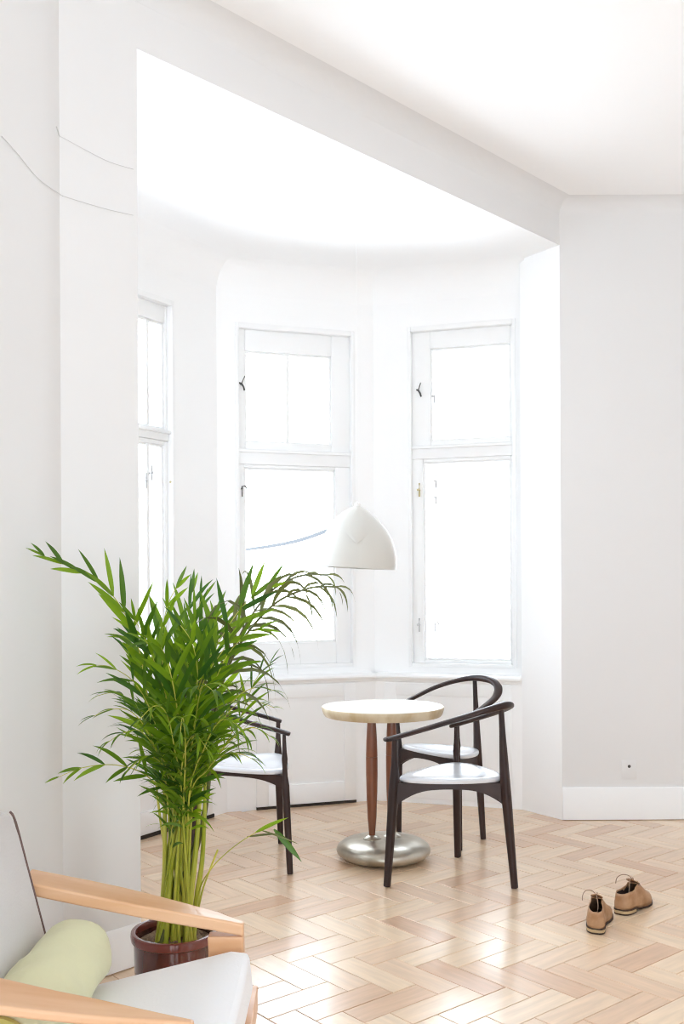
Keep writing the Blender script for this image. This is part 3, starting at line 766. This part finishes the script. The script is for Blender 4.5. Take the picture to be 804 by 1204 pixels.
for k in range(8):
    r = PR*.858*(1-k/7.3); secs.append([PC+Vector((r*math.cos(a*PI/12), r*math.sin(a*PI/12), RIMZ-.038+.012*math.sin(k*2.1+a*1.3)*(k > 0)+.008*(k > 3))) for a in range(24)])
mb.loft(secs); obj('soil', mb, 'soil', plant)

def leaflet(mb, P, T, Sd, N_, length, width, alpha, lift, droop, side, cup=.25, segs=6):
    dirv = (T*math.cos(alpha) + Sd*side*math.sin(alpha) + N_*lift).normalized()
    wv = dirv.cross(N_)
    if wv.length < .05: wv = dirv.cross(Vector((0, 1, 0)))
    wv.normalize(); nn = wv.cross(dirv).normalized()
    pts = []; p = Vector(P); dv = Vector(dirv); st = length/segs
    for i in range(segs+1):
        pts.append(Vector(p)); dv = (dv + Vector((0, 0, -droop))*(i+1)/segs*.5).normalized(); p = p + dv*st
    vs = []
    for i, p in enumerate(pts):
        t = i/segs; wd = width*.5*interp([(0, .25), (.15, .75), (.4, 1), (.7, .75), (.9, .3), (1, .02)], t)
        vs += [p - wv*wd + nn*wd*cup, p, p + wv*wd + nn*wd*cup]
    fs = []
    for i in range(segs):
        a = i*3; fs += [(a, a+1, a+4, a+3), (a+1, a+2, a+5, a+4)]
    mb.add(vs, fs)

def frond(pts, nl, lmax, wmax, start=.45, single=True, m='leaf', droop=.25, lift=.15, alpha=.75, r0=.0043, facing=None, stuff=None):
    pp = catmull(pts, 9); n_ = len(pp); L = [0]
    for a, b in zip(pp, pp[1:]): L.append(L[-1]+(b-a).length)
    tot = L[-1]
    rad = [interp([(0, r0*1.35), (.25, r0), (.6, r0*.5), (1, .0009 if m == 'leaf' else .003)], l/tot) for l in L]
    mb = MB(); mb.tube(pp, rad, 6); fo = obj('frond', mb, 'cane' if m == 'leaf' else 'leaf_pale', plant)
    def at(s):
        for i in range(1, n_):
            if L[i] >= s:
                k = (s-L[i-1])/max(1e-6, L[i]-L[i-1]); return pp[i-1].lerp(pp[i], k), (pp[i]-pp[i-1]).normalized()
        return pp[-1], (pp[-1]-pp[-2]).normalized()
    for i in range(nl):
        t = i/(nl-1); s = lerp(start, .995, t)*tot; P, Tn = at(s)
        if facing is not None: N_ = facing - Tn*facing.dot(Tn)
        else: N_ = Vector((0, 0, 1)) - Tn*Tn.z + Vector((0, -.25, 0))
        N_.normalize(); Sd = Tn.cross(N_).normalized()
        for side in (-1, 1):
            ln_ = lmax*interp([(0, .62), (.25, 1), (.6, .92), (.85, .6), (1, .38)], t)*random.uniform(.85, 1.1)
            wd = wmax*interp([(0, .7), (.3, 1), (.8, .8), (1, .5)], t)*random.uniform(.85, 1.15)
            al = interp([(0, alpha*1.15), (.6, alpha*.85), (1, alpha*.35)], t)+random.uniform(-.22, .22)
            tgt = MB() if single else stuff
            leaflet(tgt, P, Tn, Sd, N_, ln_, wd, al, lift+random.uniform(-.25, .25), droop*random.uniform(.6, 1.5), side)
            if single: obj('leaflet', tgt, m, fo, smooth=60)
    return fo

def base_pt(i):
    a = i*2.4; r = PR*.55*math.sqrt((i % 7+.5)/7); return PC+Vector((r*math.cos(a)*.95, r*math.sin(a), RIMZ-.045))
def IP(b, *q): return [b]+[AT(x, y, Y) for x, y, Y in q]
rest = MB()
FC = Vector((0, -1, .15))            # leaf blades facing the camera side of the plant, as grown towards the room
# named, clearly visible fronds: each leaflet an object
frond(IP(base_pt(0), (188, 960, 3.08), (176, 840, 3.05), (160, 752, 3.0), (128, 695, 2.96), (84, 668, 2.93), (50, 653, 2.92)), 12, .17, .021, .52, droop=.08, lift=.35, alpha=.50, facing=Vector((.35, -.75, .55)))
frond(IP(base_pt(1), (240, 960, 3.08), (250, 850, 3.05), (275, 770, 3.03), (318, 714, 3.0), (362, 692, 2.98), (398, 690, 2.97)), 13, .26, .0165, .52, m='leaf_pale', droop=2.2, lift=0, alpha=.8, r0=.0085, facing=Vector((-.1, -1, .1)))
frond(IP(base_pt(20), (238, 960, 3.10), (252, 850, 3.12), (274, 765, 3.12), (312, 702, 3.12), (350, 678, 3.12), (386, 676, 3.12)), 9, .22, .0155, .60, m='leaf_pale', droop=1.6, lift=0, alpha=.6, r0=.007, facing=Vector((-.1, -1, .1)))
frond(IP(base_pt(2), (214, 950, 3.08), (224, 850, 3.05), (240, 790, 3.02), (266, 740, 3.02), (290, 708, 3.04), (316, 690, 3.06)), 12, .23, .025, .46, droop=.05, lift=.25, alpha=.85, facing=Vector((-.2, -.9, .35)))
frond(IP(base_pt(3), (208, 950, 3.1), (212, 860, 3.1), (220, 790, 3.1), (228, 740, 3.1), (236, 706, 3.1)), 10, .22, .019, .42, droop=.05, lift=.1, alpha=.5, facing=FC)
frond(IP(base_pt(4), (200, 955, 3.1), (176, 915, 3.05), (140, 900, 3.0), (100, 902, 2.98), (68, 914, 2.97)), 7, .125, .016, .50, droop=.2, lift=.1, alpha=.6, facing=Vector((0, -.8, .6)))
frond(IP(base_pt(5), (200, 930, 3.05), (182, 850, 3.0), (160, 805, 2.97), (132, 785, 2.95), (112, 782, 2.94)), 10, .16, .014, .44, droop=.25, lift=.15, alpha=.7, facing=Vector((.1, -.8, .5)))
frond(IP(base_pt(6), (196, 930, 3.0), (178, 870, 2.94), (156, 838, 2.9), (132, 834, 2.88), (110, 842, 2.87)), 10, .14, .014, .42, droop=.3, lift=.1, alpha=.75)
frond(IP(base_pt(7), (226, 940, 3.04), (250, 860, 2.98), (278, 820, 2.94), (303, 808, 2.92), (322, 812, 2.92)), 10, .14, .014, .42, droop=.3, lift=.1, alpha=.75)
frond(IP(base_pt(8), (218, 940, 3.0), (228, 860, 2.9), (234, 820, 2.8), (240, 806, 2.72), (250, 812, 2.66)), 9, .24, .021, .40, droop=.9, lift=.2, alpha=.9)
fs_ = frond(IP(PC+Vector((.06, -.02, RIMZ-.045)), (233, 1053, 3.03), (247, 1023, 3.0), (275, 995.5, 2.98), (307, 975.5, 2.98), (330, 966, 2.98)), 2, .05, .007, .93, droop=.1, lift=.1, alpha=.4, r0=.003)
for (p0_, p1_, wd_) in (((300, 979), (338, 959), .013), ((322, 975), (356, 1012), .020), ((290, 984), (330, 978), .007), ((306, 976), (352, 990), .006)):
    a_, b_ = AT(*p0_, 2.98), AT(*p1_, 2.96); mb = MB(); dv_ = b_-a_
    leaflet(mb, a_, dv_.normalized(), Vector((0, -1, 0)), Vector((-.2, -.9, .4)).normalized(), dv_.length, wd_, 0, 0, .08, 1)
    obj('leaflet', mb, 'leaf' if wd_ > .01 else 'leaf_pale', fs_, smooth=60)
# dense heart of the crown and the finer drooping fronds
fill = [
 ((205, 930, 3.05), (196, 830, 3.05), (190, 760, 3.05), (196, 715, 3.05), (208, 690, 3.05)),
 ((222, 930, 3.0), (240, 840, 2.95), (262, 780, 2.92), (285, 750, 2.9), (305, 740, 2.9)),
 ((215, 940, 3.0), (210, 850, 2.9), (200, 790, 2.82), (188, 760, 2.76), (170, 755, 2.72)),
 ((210, 930, 3.1), (196, 860, 3.15), (180, 800, 3.2), (165, 760, 3.25), (150, 750, 3.3)),
 ((220, 930, 3.1), (238, 850, 3.2), (250, 780, 3.28), (262, 735, 3.33), (275, 715, 3.38)),
 ((212, 940, 2.98), (205, 880, 2.86), (196, 840, 2.76), (182, 830, 2.68), (165, 845, 2.62)),
 ((222, 940, 2.98), (240, 880, 2.86), (256, 850, 2.76), (272, 848, 2.70), (288, 865, 2.66)),
 ((205, 935, 3.0), (185, 885, 2.92), (165, 860, 2.86), (145, 862, 2.82), (128, 872, 2.8)),
 ((228, 935, 3.02), (255, 890, 2.96), (280, 862, 2.92), (300, 856, 2.9), (318, 866, 2.9)),
 ((216, 940, 2.96), (218, 880, 2.82), (216, 850, 2.72), (214, 845, 2.64), (212, 862, 2.56)),
 ((218, 935, 3.08), (222, 840, 3.1), (228, 770, 3.12), (246, 735, 3.15), (268, 720, 3.2)),
 ((208, 935, 3.05), (200, 840, 3.02), (182, 780, 3.0), (170, 750, 2.98), (158, 728, 2.96)),
 ((224, 935, 3.06), (248, 870, 3.1), (276, 830, 3.15), (300, 825, 3.2), (322, 832, 3.25)),
 ((204, 935, 3.06), (186, 870, 3.1), (160, 830, 3.15), (135, 815, 3.2), (115, 818, 3.22)),
 ((222, 945, 3.0), (244, 905, 2.94), (262, 888, 2.9), (280, 886, 2.88), (296, 892, 2.88)),
 ((208, 945, 3.0), (194, 905, 2.94), (180, 890, 2.9), (166, 892, 2.88), (152, 905, 2.86)),
 ((214, 945, 2.98), (214, 900, 2.88), (222, 870, 2.80), (232, 866, 2.74), (244, 882, 2.68)),
 ((219, 935, 3.0), (228, 850, 2.94), (232, 790, 2.9), (225, 755, 2.86), (212, 735, 2.84)),
 ((213, 930, 3.1), (208, 830, 3.15), (214, 760, 3.2), (222, 720, 3.24), (226, 695, 3.28)),
 ((216, 930, 3.05), (224, 850, 3.0), (240, 800, 2.96), (262, 765, 2.94), (280, 742, 2.93)),
 ((230, 935, 3.08), (262, 880, 3.12), (284, 840, 3.15), (300, 800, 3.18), (318, 780, 3.2)),
]
for i, q in enumerate(fill):
    hi = q[-1][1] < 775
    frond(IP(base_pt(10+i), *q), 11 if hi else 12, random.uniform(.19, .235) if hi else random.uniform(.13, .175), .0205 if hi else .0135, .42, single=False, stuff=rest,
          droop=random.uniform(.05, .22) if hi else random.uniform(.3, .7), lift=.2, alpha=random.uniform(.45, .85), facing=Vector((random.uniform(-.4, .4), -.8, .45)) if hi else None)
obj('leaflets', rest, 'leaf', plant, smooth=60, kind='stuff')
# thick canes rising from the soil
for i in range(9):
    a = i*2.399; r = PR*.50*math.sqrt((i+.5)/13); b = PC+Vector((r*math.cos(a), r*math.sin(a)*.9, RIMZ-.045))
    x = 216+(math.cos(a)*r/PR)*62; tp = AT(x+random.uniform(-6, 6), random.uniform(880, 930), 3.06+r*math.sin(a)*.6)
    md = b.lerp(tp, .5)+Vector((random.uniform(-.012, .012), 0, 0)); mb = MB()
    rr = random.uniform(.0095, .0135)
    mb.tube(catmull([b, b.lerp(md, .5)+Vector((0, 0, .01)), md, tp], 5), [lerp(rr, rr*.45, k/15) for k in range(16)], 8); obj('cane', mb, 'cane', plant)
mb = MB(); mb.tube(catmull([PC+Vector((.055, 0, RIMZ-.045)), AT(236, 1055, 3.02), AT(245, 1027, 3.0), AT(256, 999, 2.99)], 5), .003, 6); obj('cane', mb, 'cane', plant, label='short bare brown shoot')

# ------------------------------------------------------------------ armchair
XF = -.232
root = empty('armchair', (-.55, 2.1, 0), label='light wood armchair with pale grey cushions in the left foreground', cat='armchair')
AH = .555
YF, YN = 2.365, 1.835
def arm(yc, sgn, fy):   # sgn > 0: the far arm
    """fy: list of (x, z_top, y_inner, y_outer)"""
    secs = []
    for (x, z, ya, yb) in fy:
        th = .030 if sgn > 0 else .018
        secs.append([Vector((x, ya, z)), Vector((x, yb, z)), Vector((x, yb, z-th)), Vector((x, ya, z-th))])
    mb = MB(); mb.loft(secs); return obj('arm', mb, 'beech', root, bevel=.005)
# far arm: outline read at both edges (outer = further from camera)
def armpt(px, py, Y): return AT(px, py, Y)
far = []
for (x, yo, yi) in ((20, 1021, 1037), (42, 1025, 1040), (90, 1034, 1050), (130, 1042, 1058), (170, 1051, 1066), (215, 1062, 1074), (250, 1071, 1080), (286, 1083, 1087)):
    Yi = 2.36; pi_ = AT(x, yi, Yi)
    # same height at the outer edge: find its depth
    d = ray(x, yo); Yo = (pi_.z-CH)/d.z
    po = Vector((d.x*Yo, Yo, pi_.z)); far.append((pi_.x, pi_.z, pi_.y, min(po.y, 2.52)))
arm(0, 1, far)
near = []
for (x, yo, yi) in ((-60, 1142, 1176), (0, 1154, 1183), (50, 1164, 1189), (100, 1173, 1194), (150, 1183, 1198), (190, 1191, 1200), (227, 1198, 1203)):
    Yi = 1.74; pi_ = AT(x, yi, Yi); d = ray(x, yo); Yo = (pi_.z-CH)/d.z
    near.append((pi_.x, pi_.z, pi_.y, Yo))
arm(0, -1, near)
zf = far[-1][1]; zn = near[-1][1]; xf = far[-1][0]; xn = near[-1][0]
# legs
def board(name, x0, x1, y0, y1, ztop, lean=0, m='beech'):
    mb = MB(); mb.loft([[Vector((x0+lean, y0, .003)), Vector((x1+lean*.9, y0, .003)), Vector((x1+lean*.9, y1, .003)), Vector((x0+lean, y1, .003))],
                        [Vector((x0, y0, ztop)), Vector((x1, y0, ztop)), Vector((x1, y1, ztop)), Vector((x0, y1, ztop))]])
    return obj(name, mb, m, root, bevel=.004)
board('leg', xf-.086, xf-.002, 2.365, 2.405, zf-.031, .02)
board('leg', xn-.080, xn-.002, 1.745, 1.785, zn-.031, .02)
board('leg', -.90, -.83, 2.40, 2.44, far[0][1]-.031, 0)
board('leg', -.90, -.83, 1.77, 1.81, far[0][1]-.06, 0)
# front rail and side rails
RZ = .375
mb = MB(); p0 = G(303, 1158.5, RZ); p1 = G(296, 1206, RZ)
dr = (p1-p0).normalized(); p1 = p0+dr*.56
e = Vector((1, 0, 0)); mb.loft([[p0-e*.0, p0-e*.036, p0-e*.036-Vector((0, 0, .06)), p0-Vector((0, 0, .06))], [p1, p1-e*.036, p1-e*.036-Vector((0, 0, .06)), p1-Vector((0, 0, .06))]])
obj('seat_rail', mb, 'beech', root, bevel=.003)
for y in (2.33, 1.80):
    mb = MB(); mb.loft([[Vector((-.86, y, .27)), Vector((-.86, y+.025, .27)), Vector((-.86, y+.025, .21)), Vector((-.86, y, .21))],
                        [Vector((p0.x-.04, y, .36)), Vector((p0.x-.04, y+.025, .36)), Vector((p0.x-.04, y+.025, .30)), Vector((p0.x-.04, y, .30))]])
    obj('side_rail', mb, 'beech_dark', root, bevel=.003)
# seat cushion: thick, sloping down towards the back
fc = AT(287, 1111.5, 2.335)               # far top front corner
fcz = fc.z; fcx = fc.x
bk = AT(128, 1151, 2.335)
slope = (fcz-bk.z)/(fcx-bk.x)
def seat_z(x): return fcz + slope*(x-fcx)
secs = []
yf0, yn0 = 2.335, 1.80
NX = 14
for i in range(NX+1):
    t = i/NX; x = lerp(-.80, fcx+.012, t); zt = seat_z(x)
    rb = 0
    sec = []; thick = .115
    top, bot = zt, zt-thick
    if i == NX: top -= .014; bot += .008
    if i == 0: top -= .012
    ny = 10
    for k in range(ny+1):
        y = lerp(yn0, yf0, k/ny); crown = .012*math.sin(PI*k/ny)**.6*(1 if 0 < i < NX else .3)
        sec.append(Vector((x+(.006*math.sin(PI*k/ny) if i == NX else 0), y, top+crown-.004)))
    for k in range(ny, -1, -1):
        y = lerp(yn0, yf0, k/ny); sec.append(Vector((x+(.010 if i == NX else 0), y, bot)))
    secs.append(sec)
mb = MB(); mb.loft(secs); obj('seat_cushion', mb, 'seat_fabric', root, bevel=.012, smooth=50)
# back cushion
b0 = AT(54, 1099, 2.33); b1 = AT(14, 947, 2.33)
lean = (b1.x-b0.x)/(b1.z-b0.z)
zb = seat_z(-.72)+.03; xb = b0.x+(zb-b0.z)*lean
secs = []
for i in range(13):
    t = i/12; z = lerp(zb, b1.z, t); x = xb+(z-zb)*lean
    inset = 0 if i < 11 else (.006 if i == 11 else .022)
    sec = []
    for k in range(9):
        y = lerp(1.80, 2.33-inset, k/8); sec.append(Vector((x+.008*math.sin(PI*k/8)*math.sin(PI*min(t*1.0, 1)), y, z-(.012 if (i == 12 and k in (0, 8)) else 0))))
    for k in range(8, -1, -1):
        y = lerp(1.80, 2.33-inset, k/8); sec.append(Vector((x-.10+(.02 if i == 12 else 0), y, z-.004)))
    secs.append(sec)
mb = MB(); mb.loft(secs); bc = obj('back_cushion', mb, 'grey_fabric', root, bevel=.01, smooth=50)
mb = MB(); mb.tube(catmull([Vector((xb+(z-zb)*lean-.002, 2.331-(0 if z < b1.z-.03 else .016), z)) for z in (zb, lerp(zb, b1.z, .3), lerp(zb, b1.z, .6), b1.z-.04, b1.z-.012)], 4), .003, 6); obj('piping', mb, 'piping', bc, label='brown edge piping')
mb = MB(); 
for y in (1.83, 2.28):
    mb.loft([[Vector((xb-.11, y, zb-.1)), Vector((xb-.14, y, zb-.1)), Vector((xb-.14, y+.03, zb-.1)), Vector((xb-.11, y+.03, zb-.1))],
             [Vector((xb-.105+(b1.z-.05-zb)*lean, y, b1.z-.05)), Vector((xb-.135+(b1.z-.05-zb)*lean, y, b1.z-.05)), Vector((xb-.135+(b1.z-.05-zb)*lean, y+.03, b1.z-.05)), Vector((xb-.105+(b1.z-.05-zb)*lean, y+.03, b1.z-.05))]])
mb.box((xb-.12, 2.07, zb-.06), (.03, .45, .05)); obj('back_frame', mb, 'beech_dark', root)

# bolster lying against the back
BR = .083
bcen = AT(94, 1117, 2.30)
bz = seat_z(bcen.x)+BR+.006
bcen.z = max(bcen.z, bz-.004)
n_ = 28; secs = []
for i in range(29):
    t = i/28; y = lerp(1.80, 2.30, t); e = min(t, 1-t)*.50
    r = BR*(1-(max(0, 1-e/.03))**2*.28) if e < .03 else BR
    if i in (0, 28): r = BR*.62
    sec = []
    for k in range(n_):
        a = 2*PI*k/n_
        wr = .0022*math.sin(5*a+t*17)+.0025*math.sin(t*31+2*a)*math.exp(-((t-.45)/.25)**2)
        sec.append(Vector((bcen.x+(t-1)*.02+(r+wr)*math.cos(a), y, bcen.z+(t-1)*.004+(r+wr)*math.sin(a))))
    secs.append(sec)
mb = MB()
mb.loft(secs+[[Vector((bcen.x+.02*math.cos(2*PI*k/n_), 2.304, bcen.z+.02*math.sin(2*PI*k/n_))) for k in range(n_)]])
bo = obj('bolster', mb, 'bolster', loc=(bcen.x, 2.05, bcen.z-BR), smooth=70, label='pale yellow-green bolster cushion lying across the armchair seat', cat='cushion')
mb = MB(); mb.loft([[q + Vector((0, -.001, 0)) for q in [Vector((bcen.x-.02+r_*math.cos(2*PI*k/n_), y_, bcen.z-.004+r_*math.sin(2*PI*k/n_))) for k in range(n_)]] for r_, y_ in ((.070, 1.803), (.068, 1.796), (.05, 1.792), (.01, 1.791))])
obj('end_cap', mb, 'olive', bo, label='olive green end of the bolster')
